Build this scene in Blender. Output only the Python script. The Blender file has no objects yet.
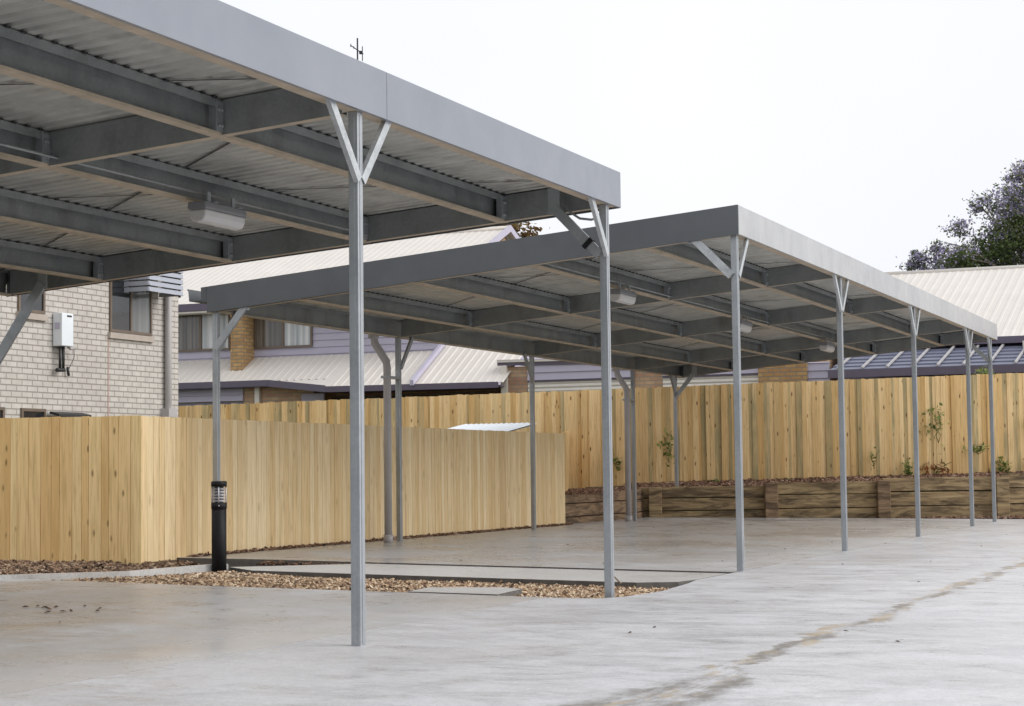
import bpy, math, random
from mathutils import Vector, Matrix
R=math.radians
random.seed(7)
scene=bpy.context.scene
COL=scene.collection
XF=-4.571; DEP=5.419; XB=XF-DEP
GS=.0157                                   # fall of the parking slabs towards the driveway
def gz(x): return GS*(XF-x) if x<XF else 0.0

# ------------------------------------------------------------------ node helpers
class NT:
    def __init__(s,name):
        s.m=bpy.data.materials.new(name); s.m.use_nodes=True; s.t=s.m.node_tree; s.n=s.t.nodes; s.l=s.t.links
        s.b=s.n['Principled BSDF']
    def new(s,t,**k):
        n=s.n.new(t)
        for a,b in k.items(): setattr(n,a,b)
        return n
    def link(s,a,b): s.l.new(a,b)
    def val(s,sock,v):
        if hasattr(v,'is_linked') or isinstance(v,bpy.types.NodeSocket): s.link(v,sock)
        else: sock.default_value=v
    def coord(s,kind='Object',scale=(1,1,1),rot=(0,0,0),loc=(0,0,0)):
        c=s.new('ShaderNodeTexCoord'); m=s.new('ShaderNodeMapping'); s.link(c.outputs[kind],m.inputs[0])
        m.inputs['Scale'].default_value=scale; m.inputs['Rotation'].default_value=rot; m.inputs['Location'].default_value=loc
        return m.outputs[0]
    def noise(s,vec,scale,detail=3,rough=.55,dist=0):
        n=s.new('ShaderNodeTexNoise'); s.link(vec,n.inputs['Vector'])
        n.inputs['Scale'].default_value=scale; n.inputs['Detail'].default_value=detail; n.inputs['Roughness'].default_value=rough; n.inputs['Distortion'].default_value=dist
        return n.outputs['Fac']
    def vor(s,vec,scale,feature='F1',out='Distance'):
        n=s.new('ShaderNodeTexVoronoi',feature=feature); s.link(vec,n.inputs['Vector']); n.inputs['Scale'].default_value=scale
        return n.outputs[out]
    def ramp(s,fac,stops):
        r=s.new('ShaderNodeValToRGB'); s.link(fac,r.inputs[0]); e=r.color_ramp.elements
        while len(e)>len(stops): e.remove(e[-1])
        while len(e)<len(stops): e.new(1)
        for i,(p,c) in enumerate(stops):
            e[i].position=p; e[i].color=(c,c,c,1) if isinstance(c,(int,float)) else (*c,1)
        return r.outputs[0]
    def mix(s,fac,a,b,mode='MIX'):
        m=s.new('ShaderNodeMix',data_type='RGBA',blend_type=mode)
        s.val(m.inputs[0],fac)
        for i,v in ((6,a),(7,b)):
            if isinstance(v,tuple): m.inputs[i].default_value=(*v,1)
            else: s.link(v,m.inputs[i])
        return m.outputs[2]
    def math(s,op,a,b=0,c=None):
        m=s.new('ShaderNodeMath',operation=op); s.val(m.inputs[0],a); s.val(m.inputs[1],b)
        if c is not None: s.val(m.inputs[2],c)
        return m.outputs[0]
    def attr(s,name='rnd'):
        a=s.new('ShaderNodeAttribute',attribute_name=name); return a.outputs['Fac']
    def sep(s,vec):
        n=s.new('ShaderNodeSeparateXYZ'); s.link(vec,n.inputs[0]); return n.outputs
    def comb(s,x,y,z):
        n=s.new('ShaderNodeCombineXYZ')
        for i,v in enumerate((x,y,z)): s.val(n.inputs[i],v)
        return n.outputs[0]
    def bump(s,h,strength=.3,dist=.01):
        b=s.new('ShaderNodeBump'); s.link(h,b.inputs['Height']); b.inputs['Strength'].default_value=strength; b.inputs['Distance'].default_value=dist
        s.link(b.outputs[0],s.b.inputs['Normal'])
    def done(s,col=None,rough=.6,metal=0,spec=.5):
        if col is not None: s.val(s.b.inputs['Base Color'],(*col,1) if isinstance(col,tuple) else col)
        s.val(s.b.inputs['Roughness'],rough); s.val(s.b.inputs['Metallic'],metal); s.b.inputs['Specular IOR Level'].default_value=spec
        return s.m

def metal_mat(name,c1,c2,rough=.45,metal=.6,scale=9,spangle=True,dirt=.0):
    n=NT(name); v=n.coord('Object'); f=n.noise(v,scale,4,.6)
    if spangle:
        f2=n.vor(n.coord('Object'),55,out='Color'); sp=n.sep(f2)[0]
        f=n.math('ADD',n.math('MULTIPLY',f,.85),n.math('MULTIPLY',sp,.15))
    col=n.mix(n.ramp(f,[(.3,0),(.7,1)]),c1,c2)
    if dirt:
        d=n.noise(n.coord('Object',(1.5,1.5,.6)),3,5,.6)
        col=n.mix(n.math('MULTIPLY',n.ramp(d,[(.5,0),(.72,1)]),dirt),col,(.10,.09,.075))
    n.bump(n.noise(v,14,2),.08,.004)
    r=n.ramp(n.noise(v,6,3),[(.3,rough-.07),(.7,rough+.1)])
    return n.done(col,r,metal)
def plain(name,c,rough=.6,metal=0,var=.12,scale=6,spec=.5):
    n=NT(name); f=n.noise(n.coord('Object'),scale,4,.6)
    col=n.mix(n.ramp(f,[(.25,0),(.75,1)]),tuple(x*(1-var) for x in c),tuple(min(1,x*(1+var)) for x in c))
    return n.done(col,rough,metal,spec)

M={}
M['galv']=metal_mat('galvanised_steel',(.32,.34,.36),(.41,.43,.45),.40,.5,4)
M['galv_bright']=metal_mat('bright_galvanised_brace',(.36,.38,.395),(.58,.60,.615),.38,.5)
M['purlin']=metal_mat('galvanised_purlin',(.225,.24,.245),(.315,.33,.33),.42,.4,3,dirt=.4)
M['flange']=plain('bounce_lit_purlin_flange',(.44,.365,.275),.75,.1,.22,5)  # warm light bounced off the ground is painted into this tan
M['sheet']=metal_mat('zinc_roof_sheet',(.44,.44,.41),(.60,.595,.555),.40,.4,3,False,.3)
M['fascia']=metal_mat('grey_fascia_steel',(.245,.262,.30),(.285,.30,.34),.36,.4,1.2,False)
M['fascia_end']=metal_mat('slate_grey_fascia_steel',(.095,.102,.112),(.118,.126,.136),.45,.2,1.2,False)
M['fascia_far']=metal_mat('sheen_lit_fascia_steel',(.41,.415,.43),(.51,.51,.51),.34,.4,1.2,False,.12)  # grazing sheen on the farther front fascia, put into a paler grey
M['pvc']=plain('grey_pvc',(.42,.40,.40),.5,0,.08)
M['black']=plain('black_paint',(.014,.013,.014),.55,0,.2,6,.25)
M['chrome']=plain('satin_louvre_metal',(.62,.60,.64),.3,.5,.1)
M['dark']=plain('dark_metal_and_shade',(.03,.03,.032),.55,.2)  # dark metal parts, also the painted shade of the house recess
M['diff']=plain('white_light_diffuser',(.56,.55,.54),.35,0,.06)
M['litbody']=plain('grey_light_body',(.20,.20,.21),.5,0,.1)
M['bolt']=plain('zinc_bolt',(.45,.46,.47),.4,.7,.1)

def concrete(name,base,dark,brown,k_brown,drain=False,streak=1.0,damp=False):
    n=NT(name); v=n.coord('Object')
    a=n.noise(n.coord('Object',(1,.55,1)),.9,6,.62,.4)
    b=n.noise(n.coord('Object',(1,1,1),loc=(7,3,0)),3.4,6,.7)
    c=n.noise(v,60,3,.6)
    br=n.noise(n.coord('Object',(.9,1.7,1),rot=(0,0,.12)),1.7,7,.72,1.0)     # wide trowel sweeps
    col=n.mix(n.ramp(a,[(.3,0),(.68,1)]),tuple(x*.84 for x in base),base)
    col=n.mix(n.math('MULTIPLY',n.ramp(br,[(.46,0),(.66,1)]),.42*streak),col,dark)
    col=n.mix(n.math('MULTIPLY',n.ramp(b,[(.54,0),(.74,1)]),.35*streak),col,dark)
    w=n.noise(n.coord('Object',loc=(11,5,0)),.55,5,.6,.8)
    col=n.mix(n.math('MULTIPLY',n.ramp(w,[(.44,0),(.66,1)]),k_brown),col,brown)
    sp=n.ramp(n.vor(n.coord('Object',loc=(2,9,0)),9),[(.035,1),(.05,0)])
    spn=n.ramp(n.noise(v,2.2,2),[(.52,0),(.56,1)])
    col=n.mix(n.math('MULTIPLY',n.math('MULTIPLY',sp,spn),.65),col,(.07,.06,.05))
    fine=n.ramp(n.math('ADD',n.math('MULTIPLY',c,.6),n.math('MULTIPLY',n.noise(v,17,4,.7),.4)),[(.36,.80),(.64,1.1)])
    col=n.mix(1,col,fine,'MULTIPLY')
    rough=n.ramp(n.math('ADD',n.math('MULTIPLY',br,.6),n.math('MULTIPLY',b,.4)),[(.38,.52),(.62,.25)])
    if damp:
        q=n.noise(n.coord('Object',(.9,.55,1),loc=(3.3,1.7,0)),.62,6,.6,.7); e=n.ramp(q,[(.38,0),(.60,1)])
        col=n.mix(n.math('MULTIPLY',e,.42),col,(.235,.23,.23)); rough=n.mix(e,rough,(.24,.24,.24))
        q2=n.noise(n.coord('Object',(1.4,.8,1),loc=(8.1,4.4,0)),1.1,6,.62,.6); e2=n.ramp(q2,[(.48,0),(.66,1)])
        col=n.mix(n.math('MULTIPLY',e2,.28),col,(.42,.33,.25))
    if damp:
        ex=n.math('MULTIPLY',n.math('SUBTRACT',n.math('ADD',n.sep(v)[0],n.math('MULTIPLY',n.math('SUBTRACT',a,.5),1.2)),-5.9),1.0)
        col=n.mix(n.ramp(ex,[(0,0),(1,.8)]),col,tuple(x*.93 for x in base))
    if drain:
        xyz=n.sep(v)
        wob=n.noise(n.coord('Object',(.0,.75,1)),1,4,.6); wob2=n.noise(n.coord('Object',(3,2.2,1)),1.4,5,.7)
        d=n.math('ABSOLUTE',n.math('ADD',n.math('ADD',xyz[0],2.385),n.math('ADD',n.math('MULTIPLY',n.math('SUBTRACT',wob,.5),.5),n.math('MULTIPLY',n.math('SUBTRACT',wob2,.5),.42))))
        # nearer the camera the puddle spreads
        spread=n.math('MAXIMUM',n.math('MULTIPLY',n.math('SUBTRACT',8.3,xyz[1]),.16),0.0)
        width=n.math('ADD',.085,spread)
        dn=n.math('DIVIDE',d,width)
        damp=n.ramp(dn,[(.55,1),(1.15,0)])
        dampv=n.math('MULTIPLY',damp,n.ramp(n.noise(n.coord('Object',(2.5,.8,1)),1.5,5,.7),[(.42,.0),(.56,1)]))
        col=n.mix(n.math('MULTIPLY',dampv,.85),col,(.22,.20,.18))
        silt=n.math('MULTIPLY',n.ramp(n.math('DIVIDE',d,.1),[(.5,1),(1.0,0)]),n.ramp(n.noise(n.coord('Object',(3,1.1,1),loc=(4,1,0)),2.2,5,.75),[(.50,0),(.60,1)]))
        col=n.mix(n.math('MULTIPLY',silt,.85),col,(.50,.40,.27))
        rough=n.mix(dampv,rough,(.3,.3,.3))
    n.bump(n.math('ADD',n.math('MULTIPLY',b,.6),n.math('MULTIPLY',c,.35)),.22,.005)
    return n.done(col,rough,0,.5)
M['drive']=concrete('driveway_concrete',(.69,.69,.715),(.36,.36,.375),(.50,.46,.41),.2,True,1.0)
M['slab']=concrete('parking_slab_concrete',(.64,.64,.655),(.25,.25,.26),(.40,.345,.29),.5,False,1.5,True)
M['path']=concrete('footpath_concrete',(.62,.61,.60),(.46,.45,.44),(.5,.46,.40),.3,False,.5)
M['kerb_side']=plain('dark_concrete_edge',(.13,.12,.11),.9,0,.3,8)  # side faces of slabs and path, darker than their tops
M['soil']=plain('garden_soil',(.11,.075,.05),.95,0,.4,10)
def ground_mat():
    n=NT('lawn_ground'); a=n.noise(n.coord('Object'),.8,6,.7)
    col=n.mix(n.ramp(a,[(.35,0),(.65,1)]),(.05,.075,.025),(.13,.11,.06))
    n.bump(n.noise(n.coord('Object'),9,5),.6,.04); return n.done(col,.95)
M['ground']=ground_mat()
def chips(name,stops):
    n=NT(name); col=n.ramp(n.attr(),stops)
    col=n.mix(1,col,n.ramp(n.noise(n.coord('Object'),40,2),[(.3,.75),(.7,1.1)]),'MULTIPLY')
    return n.done(col,.8)
M['chips']=chips('wood_chips',[(0,(.07,.04,.025)),(.25,(.24,.14,.08)),(.55,(.46,.32,.20)),(.85,(.62,.47,.32)),(1,(.74,.62,.48))])
M['mulch']=chips('bark_mulch',[(0,(.07,.035,.02)),(.4,(.17,.085,.05)),(.8,(.30,.17,.11)),(1,(.46,.34,.26))])
M['bark_brown']=chips('brown_bark',[(0,(.06,.035,.02)),(.4,(.17,.10,.06)),(.8,(.34,.22,.14)),(1,(.52,.40,.28))])
M['leaf']=chips('dry_leaf',[(0,(.05,.035,.025)),(.6,(.14,.08,.05)),(1,(.3,.17,.1))])

def paling(name,a,b,aged,k_age,knots=.6,kscale=1.0):
    n=NT(name); r=n.attr(); v=n.coord('Object')
    off=n.comb(n.math('MULTIPLY',r,37.0),n.math('MULTIPLY',r,19.0),n.math('MULTIPLY',r,53.0))
    add=n.new('ShaderNodeVectorMath',operation='ADD'); n.link(v,add.inputs[0]); n.link(off,add.inputs[1]); p=add.outputs[0]
    def sc(s):
        m=n.new('ShaderNodeMapping'); n.link(p,m.inputs[0]); m.inputs['Scale'].default_value=s; return m.outputs[0]
    col=n.mix(n.ramp(r,[(0,0),(1,1)]),a,b)
    grain=n.noise(sc((26,26,1.3)),1.6,4,.65,.5)
    col=n.mix(1,col,n.ramp(grain,[(.3,(.74,.70,.62)),(.52,(1,1,1)),(.72,(1.08,1.08,1.1))]),'MULTIPLY')
    rr=n.math('FRACT',n.math('MULTIPLY',r,7.31)); isold=n.ramp(rr,[(1-k_age-.12,0),(1-k_age+.05,1)])
    pat=n.ramp(n.noise(sc((5,5,.8)),1.4,5,.65),[(.35,.25),(.6,1)])
    col=n.mix(n.math('MULTIPLY',n.math('MULTIPLY',isold,pat),.8),col,aged)
    kn=n.new('ShaderNodeTexVoronoi'); n.link(sc((7.5*kscale,7.5*kscale,2.5*kscale)),kn.inputs['Vector']); kn.inputs['Scale'].default_value=1
    kc=n.sep(kn.outputs['Color'])[0]; has=n.math('GREATER_THAN',kc,.35)
    km=n.math('MULTIPLY',n.ramp(kn.outputs['Distance'],[(.07,1),(.19,0)]),has)
    col=n.mix(n.math('MULTIPLY',km,knots),col,(.17,.085,.03))
    n.bump(grain,.35,.004)
    return n.done(col,.75,0,.25)
M['pine_pale']=paling('pale_pine_paling',(.82,.60,.32),(.96,.78,.50),(.78,.58,.32),.15,.3,1.0)
M['pine_gold']=paling('golden_pine_paling',(.86,.58,.26),(.97,.73,.38),(.70,.44,.17),.3,.75,1.6)
M['pine_old']=paling('weathered_pine_paling',(.66,.43,.18),(.88,.65,.35),(.30,.27,.15),.26,1.0,1.5)
M['sleeper']=paling('treated_sleeper',(.24,.18,.10),(.34,.26,.14),(.13,.10,.06),.4,.6,.5)
def sleeper_mat(name,a,b):
    n=NT(name); r=n.attr(); v=n.coord('Object')
    off=n.comb(n.math('MULTIPLY',r,31.0),n.math('MULTIPLY',r,17.0),n.math('MULTIPLY',r,43.0))
    add=n.new('ShaderNodeVectorMath',operation='ADD'); n.link(v,add.inputs[0]); n.link(off,add.inputs[1])
    m=n.new('ShaderNodeMapping'); n.link(add.outputs[0],m.inputs[0]); m.inputs['Scale'].default_value=(1.0,1.0,16)
    g=n.noise(m.outputs[0],1.5,5,.7,1.2); m2=n.new('ShaderNodeMapping'); n.link(add.outputs[0],m2.inputs[0]); m2.inputs['Scale'].default_value=(.8,.8,4.5); bl=n.noise(m2.outputs[0],1.7,6,.7,.8)
    col=n.mix(n.ramp(g,[(.3,0),(.7,1)]),a,b)
    col=n.mix(n.math('MULTIPLY',n.ramp(bl,[(.42,0),(.62,1)]),.8),col,(.055,.04,.03))
    n.bump(g,.5,.01); return n.done(col,.85,0,.2)
M['sleeper']=sleeper_mat('olive_treated_sleeper',(.27,.18,.095),(.54,.41,.235))
M['sleeper_red']=sleeper_mat('reddish_treated_sleeper',(.19,.12,.075),(.42,.29,.18))

def brick_mat(name,c1,c2,mortar,axis,bw=.24,bh=.086,ms=.012):
    n=NT(name); xyz=n.sep(n.coord('Object')); v=n.comb(xyz[0 if axis=='x' else 1],xyz[2],0.0)
    if axis=='xy': v=n.comb(n.math('ADD',xyz[0],xyz[1]),xyz[2],0.0)
    b=n.new('ShaderNodeTexBrick'); n.link(v,b.inputs['Vector'])
    b.inputs['Color1'].default_value=(*c1,1); b.inputs['Color2'].default_value=(*c2,1); b.inputs['Mortar'].default_value=(*mortar,1)
    b.inputs['Scale'].default_value=1; b.inputs['Mortar Size'].default_value=ms; b.inputs['Brick Width'].default_value=bw; b.inputs['Row Height'].default_value=bh
    b.inputs['Mortar Smooth'].default_value=.1; b.inputs['Bias'].default_value=0
    nz=n.noise(n.coord('Object'),7,5,.65)
    col=n.mix(1,b.outputs['Color'],n.ramp(nz,[(.25,.85),(.75,1.1)]),'MULTIPLY')
    big=n.noise(n.coord('Object'),.6,4,.6)
    col=n.mix(1,col,n.ramp(big,[(.3,(.93,.90,.90)),(.7,(1.03,1.03,1.0))]),'MULTIPLY')
    inv=n.math('SUBTRACT',1.0,b.outputs['Fac']); n.bump(inv,.6,.008)
    return n.done(col,.85,0,.2)
M['brick_grey']=brick_mat('pale_grey_brick',(.57,.55,.52),(.52,.50,.47),(.31,.285,.265),'xy',.24,.086,.0095)
M['brick_tan']=brick_mat('tan_brick',(.58,.38,.17),(.42,.24,.11),(.30,.25,.19),'xy')
M['brick_red']=brick_mat('mottled_red_brick',(.46,.25,.17),(.56,.40,.25),(.36,.31,.25),'xy')
M['cream']=plain('cream_roof_steel',(.68,.635,.585),.5,0,.05,1.5)
M['white_sheet']=plain('white_shed_steel',(.74,.78,.82),.4,.1,.05,2)
M['plum']=plain('plum_fascia_paint',(.125,.105,.15),.45,0,.08)
M['lilac']=plain('lilac_cladding_paint',(.47,.445,.55),.6,0,.05,2)
M['slate']=plain('slate_purple_panel',(.15,.16,.225),.5,0,.08,2)
M['offwhite']=plain('off_white_paint',(.72,.68,.62),.6,0,.06)
M['brownframe']=plain('bronze_window_frame',(.17,.13,.10),.4,.3)
M['sillm']=plain('rendered_sill',(.46,.40,.35),.8,0,.1)
M['awning']=plain('grey_awning_paint',(.36,.38,.44),.45,.1,.05)
M['joint']=plain('pink_sealant',(.42,.27,.23),.8)
def streaked_pane(name,c1,c2,scale=16):
    n=NT(name); w=n.noise(n.coord('Object',(scale,scale,.15)),1,3,.6)
    return n.done(n.mix(n.ramp(w,[(.35,0),(.65,1)]),c1,c2),.12,0,.8)
M['glass_dark']=plain('dark_window_glass',(.02,.022,.026),.06,0,.2,2,.9)
M['curt_dark']=streaked_pane('window_with_dark_blind',(.06,.055,.05),(.20,.18,.16))
M['curt_light']=streaked_pane('window_with_pale_curtain',(.26,.29,.31),(.66,.67,.68),9)
M['glass_pale']=streaked_pane('painted_reflection_glass',(.10,.11,.11),(.22,.23,.23),3)  # pale reflection painted into the pane colour
def leafmat(name,stops):
    n=NT(name); c=n.ramp(n.attr(),stops); m=n.done(c,.6,0,.25)
    t=n.new('ShaderNodeBsdfTranslucent'); n.link(c,t.inputs[0]); x=n.new('ShaderNodeMixShader'); x.inputs[0].default_value=.45
    n.link(n.b.outputs[0],x.inputs[1]); n.link(t.outputs[0],x.inputs[2]); n.link(x.outputs[0],n.n['Material Output'].inputs[0]); return m
M['jac_leaf']=leafmat('jacaranda_leaf',[(0,(.07,.10,.04)),(.5,(.13,.175,.065)),(.8,(.19,.22,.09)),(1,(.26,.20,.15))])
M['jac_flower']=leafmat('jacaranda_blossom',[(0,(.38,.34,.52)),(.6,(.55,.49,.72)),(1,(.68,.62,.84))])
M['dry_leaf_tree']=leafmat('olive_brown_leaf',[(0,(.10,.05,.03)),(.5,(.19,.12,.05)),(1,(.26,.2,.08))])
M['weed']=leafmat('weed_leaf',[(0,(.10,.15,.05)),(.6,(.24,.30,.09)),(1,(.46,.46,.18))])
M['weed_red']=leafmat('reddish_weed_leaf',[(0,(.10,.12,.04)),(.6,(.35,.14,.07)),(1,(.45,.22,.1))])
M['bark']=plain('pale_bark',(.34,.30,.26),.9,0,.3)

# ------------------------------------------------------------------ mesh builder
class MB:
    def __init__(s): s.v=[];s.f=[];s.r=[];s.mi=[];s.sm=[]
    def face(s,idx,r=None,mi=0,sm=False): s.f.append(tuple(idx)); s.r.append(random.random() if r is None else r); s.mi.append(mi); s.sm.append(sm)
    def hexa(s,p,r=None,mi=0):
        b=len(s.v); s.v+= [tuple(q) for q in p]; r=random.random() if r is None else r
        for q in ((0,3,2,1),(4,5,6,7),(0,1,5,4),(1,2,6,5),(2,3,7,6),(3,0,4,7)): s.face([b+i for i in q],r,mi)
    def box(s,x0,x1,y0,y1,z0,z1,r=None,mi=0):
        s.hexa([(x0,y0,z0),(x1,y0,z0),(x1,y1,z0),(x0,y1,z0),(x0,y0,z1),(x1,y0,z1),(x1,y1,z1),(x0,y1,z1)],r,mi); return s
    def obox(s,c,ux,uy,uz,r=None,mi=0): # centre + half vectors
        c=Vector(c);ux=Vector(ux);uy=Vector(uy);uz=Vector(uz)
        s.hexa([c-ux-uy-uz,c+ux-uy-uz,c+ux+uy-uz,c-ux+uy-uz,c-ux-uy+uz,c+ux-uy+uz,c+ux+uy+uz,c-ux+uy+uz],r,mi); return s
    def prism(s,poly,d,r=None,mi=0,cap=True,fmi=None):
        b=len(s.v); n=len(poly); d=Vector(d); r=random.random() if r is None else r
        s.v+=[tuple(p) for p in poly]; s.v+=[tuple(Vector(p)+d) for p in poly]
        for i in range(n):
            j=(i+1)%n; s.face((b+i,b+j,b+n+j,b+n+i),r,mi if fmi is None else fmi[i])
        if cap: s.face([b+i for i in range(n)][::-1],r,mi); s.face([b+n+i for i in range(n)],r,mi)
        return s
    def tube(s,pts,rad,n=10,r=None,mi=0,caps=True):
        pts=[Vector(p) for p in pts]; rad=rad if isinstance(rad,(list,tuple)) else [rad]*len(pts); r=random.random() if r is None else r
        rings=[]; 
        for i,p in enumerate(pts):
            d=(pts[min(i+1,len(pts)-1)]-pts[max(i-1,0)]).normalized()
            a=d.cross(Vector((0,0,1)) if abs(d.z)<.9 else Vector((1,0,0))).normalized(); c=d.cross(a)
            b=len(s.v); s.v+=[tuple(p+(a*math.cos(t)+c*math.sin(t))*rad[i]) for t in (2*math.pi*k/n for k in range(n))]; rings.append(b)
        for a,b in zip(rings,rings[1:]):
            for k in range(n): s.face((a+k,a+(k+1)%n,b+(k+1)%n,b+k),r,mi,True)
        if caps: s.face([rings[0]+k for k in range(n)][::-1],r,mi); s.face([rings[-1]+k for k in range(n)],r,mi)
        return s
    def build(s,name,mat,parent=None,bevel=0):
        me=bpy.data.meshes.new(name); me.from_pydata(s.v,[],s.f)
        for m in (mat if isinstance(mat,list) else [mat]): me.materials.append(M[m])
        a=me.attributes.new('rnd','FLOAT','FACE'); a.data.foreach_set('value',s.r)
        me.polygons.foreach_set('material_index',s.mi); me.polygons.foreach_set('use_smooth',s.sm)
        me.update(); o=bpy.data.objects.new(name,me); COL.objects.link(o)
        if parent: o.parent=parent
        if bevel:
            b=o.modifiers.new('bevel','BEVEL'); b.width=bevel; b.segments=2; b.limit_method='ANGLE'
        return o
def fixn(o):
    import bmesh
    bm=bmesh.new(); bm.from_mesh(o.data); bmesh.ops.recalc_face_normals(bm,faces=bm.faces); bm.to_mesh(o.data); bm.free(); return o
def tag(o,label=None,cat=None,group=None,kind=None):
    if label: o['label']=label
    if cat: o['category']=cat
    if group: o['group']=group
    if kind: o['kind']=kind
    return o
def thing(name,label,cat,loc=(0,0,0),group=None):
    e=bpy.data.objects.new(name,None); COL.objects.link(e); e.location=loc; e.empty_display_size=.2
    return tag(e,label,cat,group)
# parts are modelled in world coordinates, then re-based on their thing
def settle(root):
    bpy.context.view_layer.update()
    L=root.location.copy()
    for c in root.children: c.location=-L
def cprof(p0,p1,side,depth=.2,w=.07,lip=.018,t=.0035,z0=0,mb=None,lipt=None):
    """C section from p0 to p1 (bottom of the web); side = horizontal unit vector the flanges point to. flanges' underside gets material 1"""
    p0=Vector(p0);p1=Vector(p1);S=Vector(side);d=p1-p0;lipt=lipt or lip;up=Vector((0,0,1))
    q=[(0,0),(w,0),(w,lip),(w-t,lip),(w-t,t),(t,t),(t,depth-t),(w-t,depth-t),(w-t,depth-lipt),(w,depth-lipt),(w,depth),(0,depth)]
    poly=[p0+S*a+up*b for a,b in q]; mb=mb or MB()
    fm=[1,1,1,0,0,0,0,0,0,0,0,0]
    mb.prism(poly,d,0.5,0,True,fm); return mb

# ------------------------------------------------------------------ camera / light / sky
cam=bpy.data.cameras.new('camera'); co=bpy.data.objects.new('camera',cam); COL.objects.link(co)
co.location=(0,0,.9)
co.rotation_mode='XYZ'
co.matrix_world=Matrix.Translation((0,0,.9))@Matrix.Rotation(.4002,4,'Z')@Matrix.Rotation(math.pi/2+.0643,4,'X')@Matrix.Rotation(-.0117,4,'Z')
cam.sensor_width=36; cam.lens=1849.2157/1024*36; cam.clip_end=2000; cam.clip_start=.05
scene.camera=co
w=bpy.data.worlds.new('World'); scene.world=w; w.use_nodes=True
nt=w.node_tree; bg=nt.nodes['Background']
SUN_EL=R(33); SUN_AZ=R(76)      # azimuth clockwise from +Y
sky=nt.nodes.new('ShaderNodeTexSky'); sky.sky_type='NISHITA'; sky.sun_disc=False; sky.sun_elevation=SUN_EL; sky.sun_rotation=SUN_AZ; sky.dust_density=6; sky.air_density=1.0
hs=nt.nodes.new('ShaderNodeHueSaturation'); hs.inputs['Saturation'].default_value=.12; nt.links.new(sky.outputs[0],hs.inputs['Color'])
tc=nt.nodes.new('ShaderNodeTexCoord'); no=nt.nodes.new('ShaderNodeTexNoise'); no.inputs['Scale'].default_value=1.5; no.inputs['Detail'].default_value=4
nt.links.new(tc.outputs['Generated'],no.inputs['Vector'])
rp=nt.nodes.new('ShaderNodeValToRGB'); nt.links.new(no.outputs['Fac'],rp.inputs[0])
rp.color_ramp.elements[0].position=.3; rp.color_ramp.elements[0].color=(6.5,6.7,7.1,1)
rp.color_ramp.elements[1].position=.7; rp.color_ramp.elements[1].color=(7.75,7.85,8.05,1)
mx=nt.nodes.new('ShaderNodeMix'); mx.data_type='RGBA'; mx.inputs[0].default_value=.9      # overcast deck over the clear sky
nt.links.new(hs.outputs[0],mx.inputs[6]); nt.links.new(rp.outputs[0],mx.inputs[7]); nt.links.new(mx.outputs[2],bg.inputs[0])
bg.inputs[1].default_value=.1
sd=bpy.data.lights.new('sun','SUN'); so=bpy.data.objects.new('sun',sd); COL.objects.link(so); sd.energy=1.45; sd.angle=R(50); sd.color=(1,.97,.92)
sdir=Vector((math.sin(SUN_AZ)*math.cos(SUN_EL),math.cos(SUN_AZ)*math.cos(SUN_EL),math.sin(SUN_EL)))
so.rotation_euler=sdir.to_track_quat('Z','Y').to_euler(); so.location=(20,0,30)
vs=scene.view_settings; vs.view_transform='Standard'; vs.look='None'; vs.exposure=.5; vs.gamma=1

# ------------------------------------------------------------------ ground
def sheet(name,poly,zf,mat,thick=.1,kind='structure',side=None):
    """horizontal slab from a plan polygon, top height zf(x,y), sides 'thick' deep"""
    mb=MB(); n=len(poly); top=[(x,y,zf(x,y)) for x,y in poly]
    mb.v+=top+[(x,y,z-thick) for x,y,z in top]
    mb.face(range(n),.5); mb.face(list(range(n,2*n))[::-1],.5)
    for i in range(n): j=(i+1)%n; mb.face((j,i,n+i,n+j),.5,1 if side else 0)
    o=mb.build(name,[mat,side] if side else mat); fixn(o); return tag(o,kind=kind)
g=MB(); g.v+=[(-400,-400,-.16),(400,-400,-.16),(400,400,-.16),(-400,400,-.16)]; g.face((0,1,2,3)); tag(g.build('ground','ground'),kind='structure')
# wall line at the back: base runs from (-10.44,30.5) with direction (6.04,2.5)
WD=Vector((6.04,2.5,0)).normalized(); WN=Vector((-WD.y,WD.x,0)); W0=Vector((-10.44,30.5,0))
def wl(s,o=0): p=W0+WD*s+WN*o; return (p.x,p.y)
slope=lambda x,y: gz(x)
# driveway in bays (joints between)
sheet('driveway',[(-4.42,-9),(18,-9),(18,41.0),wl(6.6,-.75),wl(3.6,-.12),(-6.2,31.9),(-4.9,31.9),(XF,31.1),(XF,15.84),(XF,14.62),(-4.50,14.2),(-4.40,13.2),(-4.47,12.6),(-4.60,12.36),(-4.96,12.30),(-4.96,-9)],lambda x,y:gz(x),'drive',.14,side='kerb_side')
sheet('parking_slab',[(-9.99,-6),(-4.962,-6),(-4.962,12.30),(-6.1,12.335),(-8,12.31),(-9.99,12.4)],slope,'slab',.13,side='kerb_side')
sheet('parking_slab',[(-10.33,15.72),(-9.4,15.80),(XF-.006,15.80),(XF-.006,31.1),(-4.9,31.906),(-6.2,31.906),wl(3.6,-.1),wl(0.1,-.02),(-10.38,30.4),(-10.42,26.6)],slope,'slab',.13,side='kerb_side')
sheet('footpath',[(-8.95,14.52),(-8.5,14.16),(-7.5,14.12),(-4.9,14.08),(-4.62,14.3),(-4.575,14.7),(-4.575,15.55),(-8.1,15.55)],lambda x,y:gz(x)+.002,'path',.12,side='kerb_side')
sheet('garden_edging',[(-10.24,11.66),(-9.86,12.1),(-9.10,13.18),(-9.04,14.3),(-8.93,14.47),(-9.0,14.55),(-9.11,14.33),(-9.165,13.21),(-9.92,12.14),(-10.3,11.7)],lambda x,y:gz(x)+.03,'path',.1)
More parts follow.
